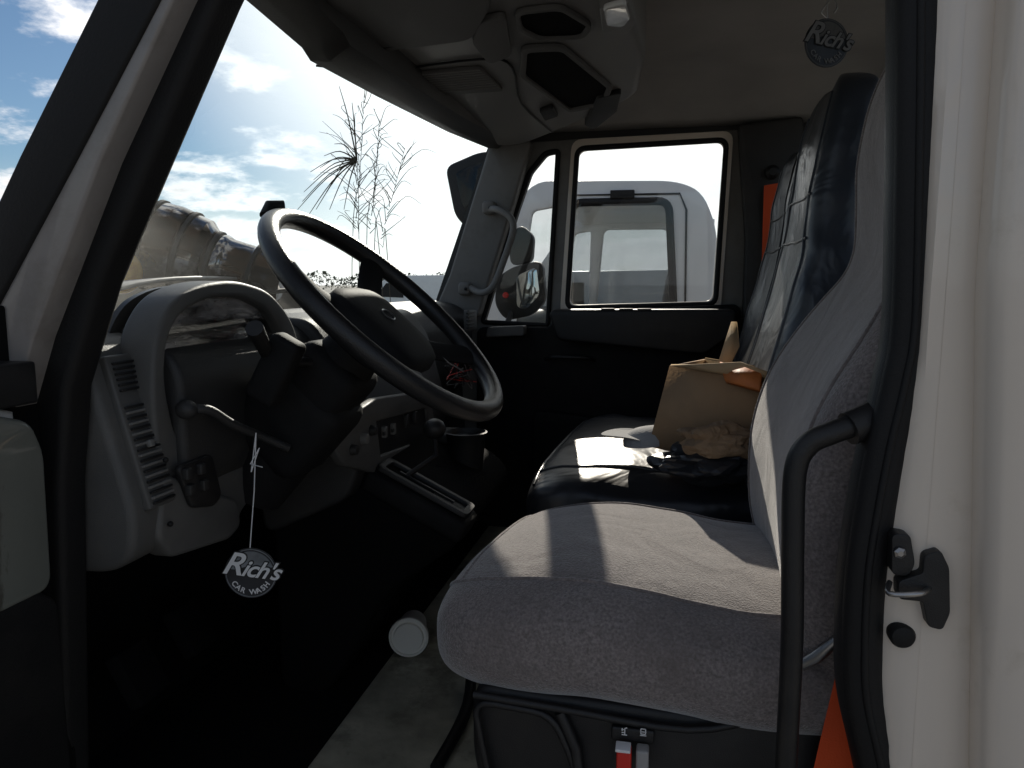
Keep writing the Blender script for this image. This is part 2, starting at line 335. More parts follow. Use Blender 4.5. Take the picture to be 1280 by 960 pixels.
arm=prismY("armrest",[(xu(690,2.6),1.905),(xu(915,2.6),1.91),(xu(915,2.6),1.85),(xu(880,2.6),1.78),(xu(700,2.6),1.82)],2.58,2.67,'blk',pd,.015,.01)
for k in range(3): box("vent_slot",(-.2+.06*k,2.60,1.916),(.045,.03,.008),'rubber',pd,bevel=.001)
plate("map_pocket",rnd([(-.45,1.3),(.1,1.3),(.1,1.5),(-.45,1.55)],.03),None,'Y',2.64,.05,'blk2',pd,.012)
tube("door_handle",[(-.42,2.655,1.74),(-.38,2.62,1.75),(-.28,2.62,1.75),(-.25,2.655,1.74)],.007,'blk',pd,smooth=5)
plate("switch_plate",rnd(poly([(612,410),(655,408),(655,418),(610,420)],Y=2.62),.004),None,'Y',2.63,.06,'gray',pd,.003)
plate("pillar_trim",rnd(poly([(617,186),(662,180),(642,250),(598,392),(554,378),(568,345)],Y=2.66),.008),None,'Y',2.66,.07,'ltgray',truck,.010)
gh=tube("grab_handle",[P(612,262,Y=2.6),P(622,262,Y=2.55),P(638,272,Y=2.53),P(641,290,Y=2.53),P(628,330,Y=2.53),P(616,358,Y=2.53),P(602,366,Y=2.55),P(588,360,Y=2.6)],.0115,'ltgray',truck,n=14,smooth=7)
for u,v in ((612,260),(582,361)): 
    box("handle_mount",P(u,v,Y=2.61),(.045,.05,.045),'ltgray',gh,bevel=.012)
    ball("screw",P(u,v,Y=2.582),.006,'blk',gh)
plate("rear_pillar_trim",rnd(poly([(926,160),(1000,150),(1010,600),(925,600),(935,300)],Y=2.66),.01),None,'Y',2.665,.04,'dk',truck,.01)
sb=mesh("seat_belt",[P(955,232,Y=2.63),P(977,228,Y=2.63),P(972,300,Y=2.62),P(966,420,Y=2.6),P(943,420,Y=2.6),P(952,330,Y=2.62)],[(0,1,2,5),(5,2,3,4)],'orange',truck); sb["label"]="orange seat belt webbing on the passenger side"
lathe("belt_anchor",[(.022,0),(.022,.02),(.012,.03)],P(965,216,Y=2.645),(0,-1,0),'blk',truck)
sb=mesh("seat_belt",[P(1050,822,Y=.925),P(1076,872,Y=.925),P(1090,1000,Y=.925),P(1008,1000,Y=.925),P(1024,930,Y=.925)],[(0,1,2,4),(4,2,3)],'orange',truck); sb["label"]="orange seat belt webbing beside the driver seat"

# --- roof, ceiling lining, rear wall, floor, firewall
plate("roof",rnd([(-.62,.76),(.72,.76),(.72,2.8),(-.62,2.8)],.12),None,'Z',2.71,.05,'white',truck,.02)
def ceil(i,j):
    x=-.6+1.24*i; y=.82+1.88*j
    e=max(0,(j-.8)/.2); e2=max(0,(.12-j)/.12); e3=max(0,(i-.85)/.15)
    return (x,y,2.635-.11*e*e-.1*e2*e2-.07*e3**2+.003*noise.noise(Vector((x*4,y*4,0))))
grid("ceiling_lining",ceil,40,50,'liner',truck,.01)
rw_in=rnd([(1.0,2.12),(2.62,2.12),(2.62,2.575),(1.0,2.575)],.04)
plate("rear_wall",[(.82,1.0),(2.74,1.0),(2.74,2.69),(.82,2.69)],[rw_in],'X',.66,.04,'visor',truck)
plate("rear_window",rw_in,None,'X',.665,.004,'glass',truck)
plate("rear_window_seal",rnd([(.98,2.10),(2.64,2.10),(2.64,2.595),(.98,2.595)],.05),[rw_in],'X',.63,.02,'rubber',truck,.004)
box("cab_floor",(.01,1.76,1.09),(1.28,1.96,.06),'floor',truck)
box("shaded_floor",(-.86,1.76,1.094),(.46,1.96,.06),'void',truck)  # forward part of the floor, blackened to carry the footwell shade
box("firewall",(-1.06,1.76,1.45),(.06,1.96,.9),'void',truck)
box("roof_rail",(.05,.81,2.62),(1.35,.06,.16),'white',truck)
plate("rocker_panel",[(-.9,.9),(.9,.9),(.9,1.12),(-.9,1.12)],None,'Y',.79,.05,'white',truck,.01)
box("side_wall",(.5,.86,1.8),(.34,.03,1.6),'dk',truck)
# windshield header and overhead console
hdr=[P(u,v,X=-.62) for u,v in [(225,-70),(310,2),(378,60),(388,76),(470,120),(560,165),(622,190)]]
V=[];Fc=[]
for p in hdr: V+=[p,Vector((-.585,p.y,p.z-.004)),Vector((-.545,p.y,p.z+.02)),Vector((-.5,p.y,2.68)),Vector((-.66,p.y,2.70)),Vector((-.64,p.y,p.z+.03))]
for i in range(len(hdr)-1):
    for j in range(6): Fc.append((i*6+j,i*6+(j+1)%6,(i+1)*6+(j+1)%6,(i+1)*6+j))
mesh("windshield_header",V,Fc,'dk',truck)
box("windshield_header",(-.60,.83,2.58),(.12,.1,.25),'dk',truck)
oc=plate("overhead_console",rnd([(-.57,.9),(-.57,2.60),(-.5,2.58),(-.37,2.40),(-.19,2.12),(-.11,2.0),(-.08,1.7),(-.10,1.3),(-.10,.9)],.05),None,'Z',2.535,.15,'console',truck,.02)
def zc(uvs,z): return [(P(u,v,Z=z).x,P(u,v,Z=z).y) for u,v in uvs]
def under(name,uvs,z,th,m,par,r=.012,bev=.003): return plate(name,rnd(zc(uvs,z),r),None,'Z',z,th,m,par,bev)
under("sun_visor",[(395,-30),(585,-70),(608,5),(586,45),(455,62)],2.45,.016,'visor',oc,.03,.007)
tube("visor_hinge",[P(450,62,Z=2.455),P(480,58,Z=2.445),P(520,50,Z=2.45)],.005,'blk',oc)
def pocket(uvs,z=2.458):
    inn=zc(uvs,z); cx=sum(p[0] for p in inn)/len(inn); cy=sum(p[1] for p in inn)/len(inn)
    out=[(cx+(x-cx)*1.09,cy+(y-cy)*1.09) for x,y in inn]
    f=plate("storage_pocket",rnd(out,.022),[rnd(inn,.018)],'Z',z-.004,.010,'visor',oc,.002)
    plate("pocket_shade",rnd(inn,.018),None,'Z',z,.006,'void',f)  # flat black plate painted in for the shade inside the pocket
pocket([(658,60),(702,58),(760,106),(752,126),(712,134),(656,92)])
pocket([(648,12),(700,6),(736,28),(726,42),(676,44),(652,32)])
under("sunglass_holder",[(600,25),(630,18),(638,66),(612,76),(592,50)],2.452,.014,'visor',oc,.02)
gp=under("speaker_grille",[(508,92),(600,84),(628,112),(535,118)],2.456,.008,'visor',oc,.01,.002)
for k in range(9):
    t=(k+.5)/9; a=P(513+26*t,93+24*t,Z=2.452); b=P(598+27*t,86+24*t,Z=2.452); tube("grille_rib",[a,b],.0018,'console',gp,n=6)
under("map_switch",[(475,99),(502,96),(507,107),(482,111)],2.455,.012,'rubber',oc,.004)
under("map_switch",[(748,118),(775,112),(770,135),(742,158),(732,152)],2.458,.02,'rubber',oc,.008)
under("map_switch",[(676,138),(690,133),(696,143),(682,148)],2.452,.012,'rubber',oc,.003)
tube("console_seam",[P(395,82,Z=2.458),P(480,88,Z=2.457),P(600,74,Z=2.457),P(640,84,Z=2.457),P(652,130,Z=2.457),P(690,165,Z=2.458)],.0025,'rubber',oc,n=6,smooth=4)
dl=under("dome_light",[(752,4),(784,-4),(792,22),(782,36),(756,34)],2.455,.02,'console',oc,.01,.004)
under("lamp_lens",[(756,8),(780,2),(786,20),(778,30),(760,29)],2.446,.010,'lens',dl,.008,.003)

# --- windshield glass
def ws(i,j):
    y=.84+1.84*i; t=(2*i-1); cur=1-abs(t)**2.5
    x0=-.80-.26*cur; x1=-.56-.08*cur; z0=1.86; z1=2.52
    return (x0+(x1-x0)*j,y,z0+(z1-z0)*j)
grid("windshield",ws,30,8,'wglass',truck)
def hood(i,j):
    t=2*i-1; x=-1.12-1.2*j; return (x,1.75+t*(.85-.15*j),2.02-.26*abs(t)**2.6-.14*j**2-.05*j)
grid("hood",hood,24,16,'silver',truck,.01)
tube("wiper_arm",[(-1.12,1.5,1.93),(-1.06,1.7,1.97),(-1.03,2.1,1.99)],.007,'rubber',truck)
ax=(P(330,345,Y=1.9)-P(160,292,Y=1.8)); A0=P(160,296,Y=1.85); axn=ax.normalized()
ac=lathe("air_cleaner",[(.03,0),(.09,.008),(.112,.03),(.118,.06),(.108,.064),(.108,.076),(.12,.08),(.122,.12),(.118,.15),(.106,.153),(.106,.165),(.114,.168),(.11,.2),(.085,.225),(.07,.23)],A0,axn,'chrome',truck,n=48)
ac["label"]="shiny dirty chrome air cleaner canister with painted reflections outside the windshield"
lathe("intake_pipe",[(.07,.23),(.082,.235),(.086,.25),(.082,.262),(.08,.27),(.08,.33),(.085,.335),(.085,.35),(.078,.355),(.072,.40),(.05,.42)],A0,axn,'chrome',ac,n=40)
for h in (.07,.16,.232,.342): lathe("clamp_band",[(.112 if h<.2 else .083,-.007),(.124 if h<.1 else (.12 if h<.2 else .09),-.005),(.124 if h<.1 else (.12 if h<.2 else .09),.005),(.112 if h<.2 else .083,.007)],A0+axn*h,axn,'rubber',ac,n=40)
ball("amber_reflection",P(152,340,Y=1.72),.055,'yellow',ac,(1,.7,1))  # added coloured dome standing in for a yellow and red reflection, no lamp

# --- dashboard
dash=prismY("dashboard",[(-1.06,1.90),(-.84,1.935),(-.74,1.92),(-.69,1.88),(-.69,1.72),(-.76,1.62),(-1.06,1.56)],.97,2.64,'dk',truck,.03,.012)
ep=prismY("dash_end_panel",[(-1.04,1.905),(-.79,1.925),(-.755,1.91),(-.697,1.70),(-.70,1.645),(-.73,1.625),(-1.04,1.61)],.862,.985,'gray',dash,.02,.012)
fn=Vector((.966,0,.258)); fy=Vector((0,1,0)); fz=Vector((-.258,0,.966))
def facepos(y,z,off=0):
    x=-.745+(1.925-z)*(.06/.225); return Vector((x,y,z))+fn*off
Rf=Matrix((fn,fy,fz)).transposed()
vp=box("air_vent",facepos(.913,1.80,.002),(.014,.056,.215),'gray',dash,Rf,.004)
for k in range(19): box("vent_louver",facepos(.914,1.703+.0072*k,.0095),(.008,.044,.0036),'ltgray' if k%2 else 'blk',vp,Rf,.0008)
for k in range(6): box("vent_louver",facepos(.914,1.856+.0072*k,.0095),(.008,.042,.0036),'blk',vp,Rf,.0008)
box("vent_slider",facepos(.914,1.78,.015),(.008,.010,.010),'ltgray',vp,Rf,.002)
outer=poly([(218,660),(198,590),(188,490),(192,420),(214,378),(248,360),(290,355),(332,368),(360,402),(372,450),(370,540),(330,600),(296,632),(290,656)],X=-.70)
inner=poly([(212,554),(196,480),(199,420),(221,383),(258,366),(298,366),(332,384),(353,426),(355,500),(320,552)],X=-.70)
ch=plate("cluster_hood",rnd(outer,.04,6),[rnd(inner,.03,6)],'X',-.722,.06,'gray',dash,.007)
cl=plate("instrument_cluster",rnd(outer,.05,5),None,'X',-.78,.01,'gauge',dash)
plate("cluster_lens",rnd(inner,.02,5),None,'X',-.708,.003,'clens',dash)
for (u,v,r) in ((235,455,.052),(300,440,.052),(228,520,.028),(268,395,.022),(300,515,.028)):
    c=P(u,v,X=-.772); lathe("gauge",[(r,0),(r,.006),(r-.004,.008),(r-.004,.004),(.002,.004)],c,(1,0,0),'dk',cl,n=32)
    for k in range(11):
        a=math.radians(-220+26*k+0); q=c+Vector((.007,math.cos(a)*r*.78,-math.sin(a)*r*.78)); 
        if r>.05: box("gauge_mark",q,(.001,.0015,.007),'gl',cl,Matrix.Rotation(-a+math.pi/2,3,'X'),0)
    tube("gauge_needle",[c+Vector((.008,0,0)),c+Vector((.008,-r*.6,-r*.4))],.0012,'red',cl,n=6)
sw=plate("switch_panel",rnd(poly([(218,585),(258,570),(270,618),(262,630),(236,632)],X=-.68),.008),None,'X',-.676,.01,'blk',dash,.003)
for (u,v) in ((234,592),(251,586),(238,612),(255,606)): box("switch",P(u,v,X=-.668),(.01,.013,.016),'dk',sw,bevel=.002)
plate("knee_panel",rnd(poly([(205,600),(292,630),(296,655),(285,668),(215,690),(200,670)],X=-.685),.01),None,'X',-.70,.04,'gray',dash,.008)
for u,v in ((207,575),(213,655)): ball("screw",P(u,v,X=-.674),.004,'rubber',dash)
cs=prismY("center_stack",[(-.82,1.93),(-.70,1.92),(-.655,1.86),(-.60,1.66),(-.63,1.58),(-.8,1.5)],1.40,2.02,'dk',dash,.02,.012)
plate("radio_bezel",rnd(poly([(418,560),(440,520),(470,500),(535,490),(545,545),(475,590),(430,580)],X=-.585),.012),[rnd(poly([(468,525),(532,508),(538,548),(474,572)],X=-.585),.006)],'X',-.592,.02,'gray',dash,.004)
rp=plate("control_panel",poly([(466,522),(535,504),(540,551),(472,575)],X=-.59),None,'X',-.594,.01,'blk',dash)
for (u,v) in ((480,540),(491,536)): 
    box("rocker_switch",P(u,v,X=-.586),(.012,.014,.024),'ltgray',rp,bevel=.002)
    box("switch",P(u,v+2,X=-.578),(.004,.010,.008),'blk',rp,bevel=.001)
for (u,v) in ((507,526),(518,522)): box("rocker_switch",P(u,v,X=-.586),(.012,.014,.03),'dk',rp,bevel=.002)
for (u,v,r) in ((449,548,.012),(460,538,.011),(436,562,.011)): lathe("control_knob",[(r,0),(r,.008),(r*.8,.018),(r*.3,.019)],P(u,v,X=-.588),(1,0,0),'ltgray' if r>.0115 else 'dk',dash,n=20)
pv=box("air_vent",P(588,400,X=-.655),(.02,.11,.07),'gray',dash,bevel=.006)
for k in range(5): box("vent_louver",P(588,400,X=-.642)+Vector((0,0,-.024+.012*k)),(.006,.09,.005),'blk',pv,bevel=.001)
pv=box("air_vent",(-.655,1.7,1.80),(.05,.2,.06),'blk',dash,Rf,.006)
for k in range(5): box("vent_louver",Vector((-.632,1.7,1.79))+Vector((-.003*k,0,-.02+.011*k)),(.006,.18,.004),'dk',pv,bevel=.001)
for k in range(6):
    q=[P(556+random.uniform(0,40),438+random.uniform(0,48),X=-.58+random.uniform(-.01,.01)) for _ in range(6)]
    tube("dash_wiring",q,.0012,['dk','red','dk','blk','blk','gl'][k],dash,smooth=6,n=6)

# --- steering column and wheel
WC=Vector((-.453,1.2,1.956)); e1=Vector((.737,0,-.676)).normalized(); nW=Vector((.676,0,.737)).normalized(); e2=Vector((0,1,0))
def WP(a,b,h=0): return WC+e1*a+e2*b+nW*h
sc=tube("steering_column",[WP(0,0,-.05),WP(0,0,-.14),WP(.01,0,-.24),WP(.02,0,-.40)],.05,'blk2',truck,n=20,radii=[.8,1.15,1.3,1.2])
box("column_shroud",WP(.0,0,-.17),(.12,.13,.13),'blk2',sc,frame(nW,e1),.025)
tube("turn_signal_lever",[WP(-.02,-.05,-.13),P(338,450,Y=1.08),P(318,410,Y=1.0)],.010,'blk',sc,n=12,radii=[.8,1,1.3])
box("signal_switch",P(345,462,Y=1.07),(.05,.04,.11),'blk2',sc,Matrix.Rotation(.5,3,'Y'),.01)
tl=tube("hand_valve_lever",[P(360,560,Y=1.12),P(325,545,Y=1.08),P(290,530,Y=1.03),P(262,513,Y=.99),P(240,512,Y=.97)],.007,'dk',sc,smooth=6)
ball("lever_knob",P(233,512,Y=.965),.0145,'dk',sc,(1.1,1,.95))
box("column_cover",P(372,520,Y=1.2),(.16,.14,.16),'blk2',sc,frame(nW,e1),.03)
sw=empty("steering_wheel",WC,parent=truck)
R0=.228
tube("rim",[WP(R0*math.cos(a)+.004,R0*math.sin(a)) for a in [2*math.pi*i/72 for i in range(72)]],.0165,'leather',sw,n=16,closed=True)
def wsec(a,b,sa,sb,h,e=3.6,n=32): return [WP(a+sa*sup(2*math.pi*i/n,e)[0],b+sb*sup(2*math.pi*i/n,e)[1],h) for i in range(n)]
loft("hub_pad",[wsec(0,0,.06,.07,-.075),wsec(.01,0,.085,.095,-.06),wsec(.015,0,.095,.10,-.035),wsec(.015,0,.092,.097,-.018),wsec(.015,0,.078,.084,-.009),wsec(.015,0,.045,.05,-.004),wsec(.015,0,.01,.01,-.003)],'blk2',sw)
for ang in (35,145,215,325):
    a=math.radians(ang-90); ca,sa=math.cos(a),math.sin(a)
    tube("spoke",[WP(.05*ca,.06*sa,-.035),WP(.12*ca,.12*sa,-.03),WP(.18*ca,.18*sa,-.015),WP(.222*ca,.222*sa,-.002)],.026,'blk2',sw,n=12,r2=.010,up=nW,smooth=4)
for sgn in (-1,1):
    pts=[WP(.105,sgn*.092,-.016),WP(.12,sgn*.10,-.017),WP(.145,sgn*.118,-.014),WP(.15,sgn*.10,-.012),WP(.12,sgn*.075,-.013)]
    mesh("spoke_switch",pts,[(0,1,2,3,4)],'gray',sw)
tube("emblem_ring",[WP(.012*math.cos(a)+.005,.016*math.sin(a),-.0025) for a in [2*math.pi*i/24 for i in range(24)]],.0015,'metal',sw,n=6,closed=True)
tube("wheel_cover_end",[WP(-R0-.01,-.02,.012),WP(-R0-.022,-.035,.0),WP(-R0-.01,-.05,-.012)],.010,'rubber',sw)

# --- engine cover, shifter, cup holder
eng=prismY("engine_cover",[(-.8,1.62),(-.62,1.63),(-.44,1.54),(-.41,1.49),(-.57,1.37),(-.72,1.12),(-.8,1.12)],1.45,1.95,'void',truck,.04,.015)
sl=Vector((.18,0,-.09)).normalized(); sn=Vector((.09,0,.18)).normalized()
Rs=Matrix((sl,Vector((0,1,0)),sn)).transposed()
gs=empty("gear_shifter",(-.52,1.5,1.59),parent=truck)
c=P(532,611,Y=1.49)
def gpts(a,b,r=.02): return rnd([(-a,-b),(a,-b),(a,b),(-a,b)],r)
Mg=Matrix.Translation(c)@Rs.to_4x4()
box("shifter_console",c-sn*.03,(.24,.1,.05),'blk2',gs,Rs,.015)
plate("selector_bezel",gpts(.105,.036,.014),[gpts(.094,.026,.01)],'Z',Mg@Matrix.Translation((0,0,.004)),.010,'dk',gs,.002)
plate("selector_plate",gpts(.095,.028,.01),None,'Z',Mg@Matrix.Translation((0,0,0)),.004,'rubber',gs)
box("selector_slot",Mg@Vector((.0,.004,.004)),(.13,.005,.003),'dk',gs,Rs,0)
tube("shift_lever",[Mg@Vector((-.05,.005,0)),P(545,570,Y=1.56),P(543,545,Y=1.58)],.006,'blk',gs,n=10)
ball("shift_knob",P(543,536,Y=1.58),.025,'blk',gs,(1,1,.9))
lathe("cup_holder",[(.036,0),(.04,.0),(.048,.085),(.052,.09),(.048,.092),(.044,.085),(.036,.01)],P(583,585,Y=1.78),(0,0,1),'blk',truck,n=28)
box("cup_holder_bracket",P(560,545,Y=1.85),(.14,.1,.03),'blk',truck,bevel=.01)

# --- driver seat
ds=empty("driver_seat",(0,1.19,1.12),parent=truck); ds["label"]="gray cloth driver seat with integrated headrest on a black base"
def csec(X,zc_,hw,hh,cy=1.19,e=3.6,n=48,dome=.012,seed=0,amp=.004,skew=0):
    out=[]
    for i in range(n):
        c,s=sup(2*math.pi*i/n,e); y=cy+hw*c; z=zc_+hh*s; x=X+skew*(c+1)/2
        if s>0: z+=dome*(1-c*c)*s
        q=Vector((x*5,y*5,z*5+seed)); d=amp*noise.noise(q)+amp*.5*noise.noise(q*3)
        out.append((x+d,y+d,z+d))
    return out
cush=[(-.322,1.505,.13,.018),(-.320,1.505,.17,.042),(-.308,1.505,.207,.066),(-.285,1.506,.233,.079),(-.24,1.51,.252,.087),(-.17,1.516,.262,.09),(-.1,1.518,.266,.089),(0,1.512,.27,.086),(.1,1.502,.27,.084),(.18,1.498,.266,.085),(.25,1.50,.25,.08),(.28,1.505,.22,.06),(.29,1.505,.15,.03)]
def dens(L,k=4):
    out=[]
    P4=[Vector(a) for a in L]
    for i in range(len(P4)-1):
        a,b,c,d=P4[max(i-1,0)],P4[i],P4[i+1],P4[min(i+2,len(P4)-1)]
        for j in range(k):
            t=j/k; out.append(tuple(.5*((2*b)+(c-a)*t+(2*a-5*b+4*c-d)*t*t+(3*b-a-3*c+d)*t**3)))
    out.append(tuple(P4[-1])); return out
cs_=[csec(*a,e=3.1,skew=.07*max(0,min(1,(.1-a[0])/.4))) for a in dens(cush)]
loft("cushion",cs_,'fabric',ds,80,1)
tube("seam_piping",[s[17] for s in cs_[6:-6]],.003,'fabric',ds,n=8)
tube("seam_piping",[s[7] for s in cs_[6:-6]],.003,'fabric',ds,n=8)
tube("seam_piping",[cs_[11][k] for k in range(7,18)],.0025,'fabric',ds,n=8)
def bsec(z,xf,ht,hw,cy=1.19,e=3.2,n=48,bol=.03,seed=3,amp=.004):
    out=[]
    for i in range(n):
        c,s=sup(2*math.pi*i/n,e); y=cy+hw*s; x=xf+ht-ht*c
        if c>0: x-=bol*(abs(s)**3)*c; x+=bol*.3*(1-abs(s))*c
        q=Vector((x*5,y*5,z*5+seed)); d=amp*noise.noise(q)+amp*.5*noise.noise(q*3)
        out.append((x+d,y+d,z+d))
    return out
back=[(1.47,.245,.03,.16),(1.475,.21,.055,.22),(1.52,.18,.07,.25),(1.58,.160,.08,.265),(1.66,.150,.086,.27),(1.74,.152,.088,.27),(1.82,.170,.085,.268),(1.88,.196,.08,.262),(1.93,.224,.074,.25),(1.975,.252,.066,.22),(2.01,.272,.06,.182),(2.05,.282,.057,.155),(2.10,.281,.056,.147),(2.18,.279,.055,.142),(2.25,.286,.054,.137),(2.31,.304,.048,.125),(2.345,.326,.035,.10),(2.36,.35,.012,.05)]
bs_=[bsec(*a,e=3.8,bol=.015+.02*max(0,min(1,(2.02-a[0])/.15))) for a in dens(back)]
loft("backrest",bs_,'fabric',ds,80,1)
tube("seam_piping",[s[42] for s in bs_[5:-5]],.003,'fabric',ds,n=8)
tube("seam_piping",[s[6] for s in bs_[5:-5]],.003,'fabric',ds,n=8)
base=plate("seat_base",rnd(poly([(600,866),(640,872),(880,905),(1030,850),(1035,1010),(1000,1120),(640,1120),(600,940)],Y=.95),.02),None,'Y',1.18,.46,'blk',ds,.012)
tube("base_rib",[P(u,v,Y=.94) for u,v in rnd([(592,875),(690,893),(720,960),(730,1100),(640,1100),(600,920)],25,4)],.005,'blk',ds,n=8,closed=True)
tube("base_rib",[P(u,v,Y=.94) for u,v in [(592,868),(700,886),(860,912),(960,892),(1040,852)]],.005,'blk',ds,n=8,smooth=4)
box("seat_pedestal",(0,1.18,1.26),(.42,.4,.3),'rubber',ds,bevel=.02)
tube("seat_control_housing",[P(700,890,Y=.945),P(720,935,Y=.94),P(728,1010,Y=.94)],.008,'blk',ds,n=8)
box("adjust_button",P(780,950,Y=.925),(.019,.02,.035),'red',ds,bevel=.003)
box("adjust_lever",P(803,950,Y=.925),(.016,.02,.035),'gl',ds,bevel=.003)
box("lever_tip",P(779,934,Y=.921),(.019,.02,.004),'wht',ds,bevel=.001)
def icon(name,u,v,segs):
    V=[];Fc=[];o=P(u,v,Y=.932)
    for (x0,z0,x1,z1) in segs:
        a=Vector((x0,0,z0))*.001;b=Vector((x1,0,z1))*.001;d=(b-a).normalized();nn=Vector((-d.z,0,d.x))*.0006;i=len(V)
        V+=[o+a+nn,o+b+nn,o+b-nn,o+a-nn];Fc.append((i,i+1,i+2,i+3))
    return mesh(name,V,Fc,'wht',ds)
box("icon_plate",P(791,917,Y=.94),(.055,.01,.018),'blk',ds,bevel=.003)
icon("seat_symbol",781,915,[(-4,-4,3,-4),(-4,-1,0,-1),(0,-4,0,5),(0,5,3,6),(-4,3,-1,3),(-4,3,-3,5),(-4,3,-3,1)])
icon("seat_symbol",804,915,[(-4,-5,4,-5),(-3,-3,3,-3),(-3,-3,-3,4),(3,-3,3,4),(-3,4,3,4),(-4,0,4,0)])
tube("recline_lever",[P(1000,832,Y=.93),P(1020,822,Y=.925),P(1046,800,Y=.92)],.007,'metal',ds,n=12,radii=[.8,1.1,.9])

# --- passenger bench
bn=empty("bench_seat",(0,2.05,1.12),parent=truck); bn["label"]="black vinyl passenger bench with two high backrests"
bc=[(-.31,1.49,.3,.02),(-.305,1.492,.36,.05),(-.29,1.50,.41,.072),(-.25,1.51,.43,.082),(-.15,1.515,.44,.085),(0,1.51,.445,.085),(.12,1.51,.445,.085),(.22,1.51,.44,.085),(.28,1.51,.42,.07),(.3,1.51,.36,.03)]
b_=[csec(a[0],a[1],a[2],a[3],cy=2.02,seed=9,amp=.012,e=4.0,n=64,skew=.05*max(0,min(1,(.1-a[0])/.4))) for a in dens(bc)]
loft("cushion",b_,'vinyl',bn,80,1)
tube("seam_piping",[s[22] for s in b_[5:-4]],.004,'vinyl',bn,n=8)
tube("seam_piping",[b_[i][j] for i,j in [(9,k) for k in range(6,27)]],.004,'vinyl',bn,n=8)
def bback(cy,hw,sd,top,m,dx=0,hr=.66):
    L=[(1.56,.25,.03,hw*.7),(1.565,.215,.06,hw*.93),(1.64,.185,.07,hw),(1.75,.205,.07,hw),(1.87,.235,.068,hw*.99),(1.98,.262,.064,hw*.96),(2.06,.28,.058,hw*.9),(2.12,.29,.052,hw*.8),(2.2,.298,.052,hw*hr),(top-.1,.31,.052,hw*hr),(top-.03,.328,.044,hw*hr*.9),(top,.352,.02,hw*.4)]
    S=[bsec(a[0],a[1]+dx,a[2],a[3],cy=cy,seed=sd,amp=.010,bol=.026) for a in dens(L)]
    o=loft("backrest",S,m,bn,80,1)
    for k in (43,5): tube("seam_piping",[s[k] for s in S[5:-5]],.0035,m,bn,n=8)
    for r_ in (26,31): tube("seam_piping",[S[r_][k%48] for k in range(42,55)],.003,m,bn,n=8)
bback(1.74,.23,5,2.405,'bvinyl',-.03,.78); bback(2.27,.245,11,2.37,'vinyl',-.01,.72)
box("bench_base",(0,2.02,1.28),(.5,.85,.32),'rubber',bn,bevel=.02)

# --- exterior mirrors on the passenger side
mi=empty("side_mirror",(-.78,2.95,1.9),parent=truck)
tube("mirror_arm",[(-.66,2.77,2.36),(-.70,2.92,2.37),P(592,212,Y=3.0)],.012,'blk',mi,smooth=5)
tube("mirror_arm",[P(596,262,Y=3.0),P(612,320,Y=3.02),P(640,385,Y=3.0),(-.66,2.77,1.75)],.011,'blk',mi,smooth=5)
plate("mirror_housing",rnd(poly([(563,212),(600,196),(618,194),(612,262),(594,290),(574,268)],Y=3.0),.025),None,'Y',3.0,.07,'blk',mi,.012)
plate("mirror_glass",rnd(poly([(573,218),(600,206),(610,205),(604,256),(592,274),(582,260)],Y=3.0),.015),None,'Y',2.962,.006,'tint',mi,.001)
plate("mirror_housing",rnd(poly([(638,300),(652,284),(666,296),(664,326),(642,330)],Y=3.02),.02),None,'Y',3.02,.05,'blk',mi,.008)
plate("mirror_housing",rnd(poly([(624,350),(640,337),(677,328),(681,375),(665,392),(634,398),(622,380)],Y=3.0),.03),None,'Y',3.0,.05,'blk',mi,.008)
plate("mirror_glass",rnd(poly([(648,345),(672,334),(676,368),(660,386),(648,384)],Y=3.0),.02),None,'Y',2.972,.006,'mirror',mi,.001)
ball("clearance_lamp",P(632,369,Y=2.965),.012,'red',mi,(1,.5,1)); 

# ================================================================== loose things in the cab
def tagm(name,c,yaw,scale,label,wm='wht',sm='tagg',roll=0):
    e=empty(name,c,label,"air freshener")
    R=Matrix((Vector((math.cos(yaw),math.sin(yaw),0)),Vector((0,0,1)),Vector((math.sin(yaw),-math.cos(yaw),0)))).transposed()
    Mx=Matrix.Translation(c)@R.to_4x4()@Matrix.Rotation(roll,4,'Z')@Matrix.Scale(scale,4)
    disc=[(.038*math.cos(2*math.pi*i/48),.038*math.sin(2*math.pi*i/48)) for i in range(48)]
    plate("tag_disc",disc,None,'Z',Mx,.002,'tag',e)
    ring=[(.0365*math.cos(2*math.pi*i/48),.0365*math.sin(2*math.pi*i/48)) for i in range(48)]
    rin=[(x*.965,y*.965) for x,y in ring]
    plate("tag_ring",ring,[rin],'Z',Mx@Matrix.Translation((0,0,.0012)),.0008,sm,e)
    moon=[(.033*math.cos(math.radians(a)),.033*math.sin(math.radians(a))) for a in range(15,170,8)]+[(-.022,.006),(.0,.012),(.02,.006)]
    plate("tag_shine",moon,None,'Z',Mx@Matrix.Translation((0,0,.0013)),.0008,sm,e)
    Ml=Mx@Matrix.Rotation(-.16,4,'Z')
    for mt,bo,z in (('blk',.0022,.002),(wm,.0006,.0032)):
        text("lettering","R",.048,Ml@Matrix.Translation((-.028,.010,z)),mt,e,shear=.4,bold=bo,ext=.0003)
        text("lettering","ich's",.035,Ml@Matrix.Translation((.013,.006,z)),mt,e,shear=.45,bold=bo,ext=.0003,space=.92)
    word="CAR WASH"
    for k,chh in enumerate(word):
        if chh==' ': continue
        a=math.radians(-147+k*15.5); text("lettering",chh,.0112,Mx@Matrix.Translation((.0285*math.cos(a),.0285*math.sin(a),.0022))@Matrix.Rotation(a+math.pi/2,4,'Z'),wm,e,bold=.0002,ext=.0003)
    return e,Mx@Vector((0,.038,0))
c=P(314,716,Y=1.06)
tg,top=tagm("air_freshener",c,.25,1.08,"round black car wash tag on a string from the lever")
st_=P(320,541,Y=1.06)
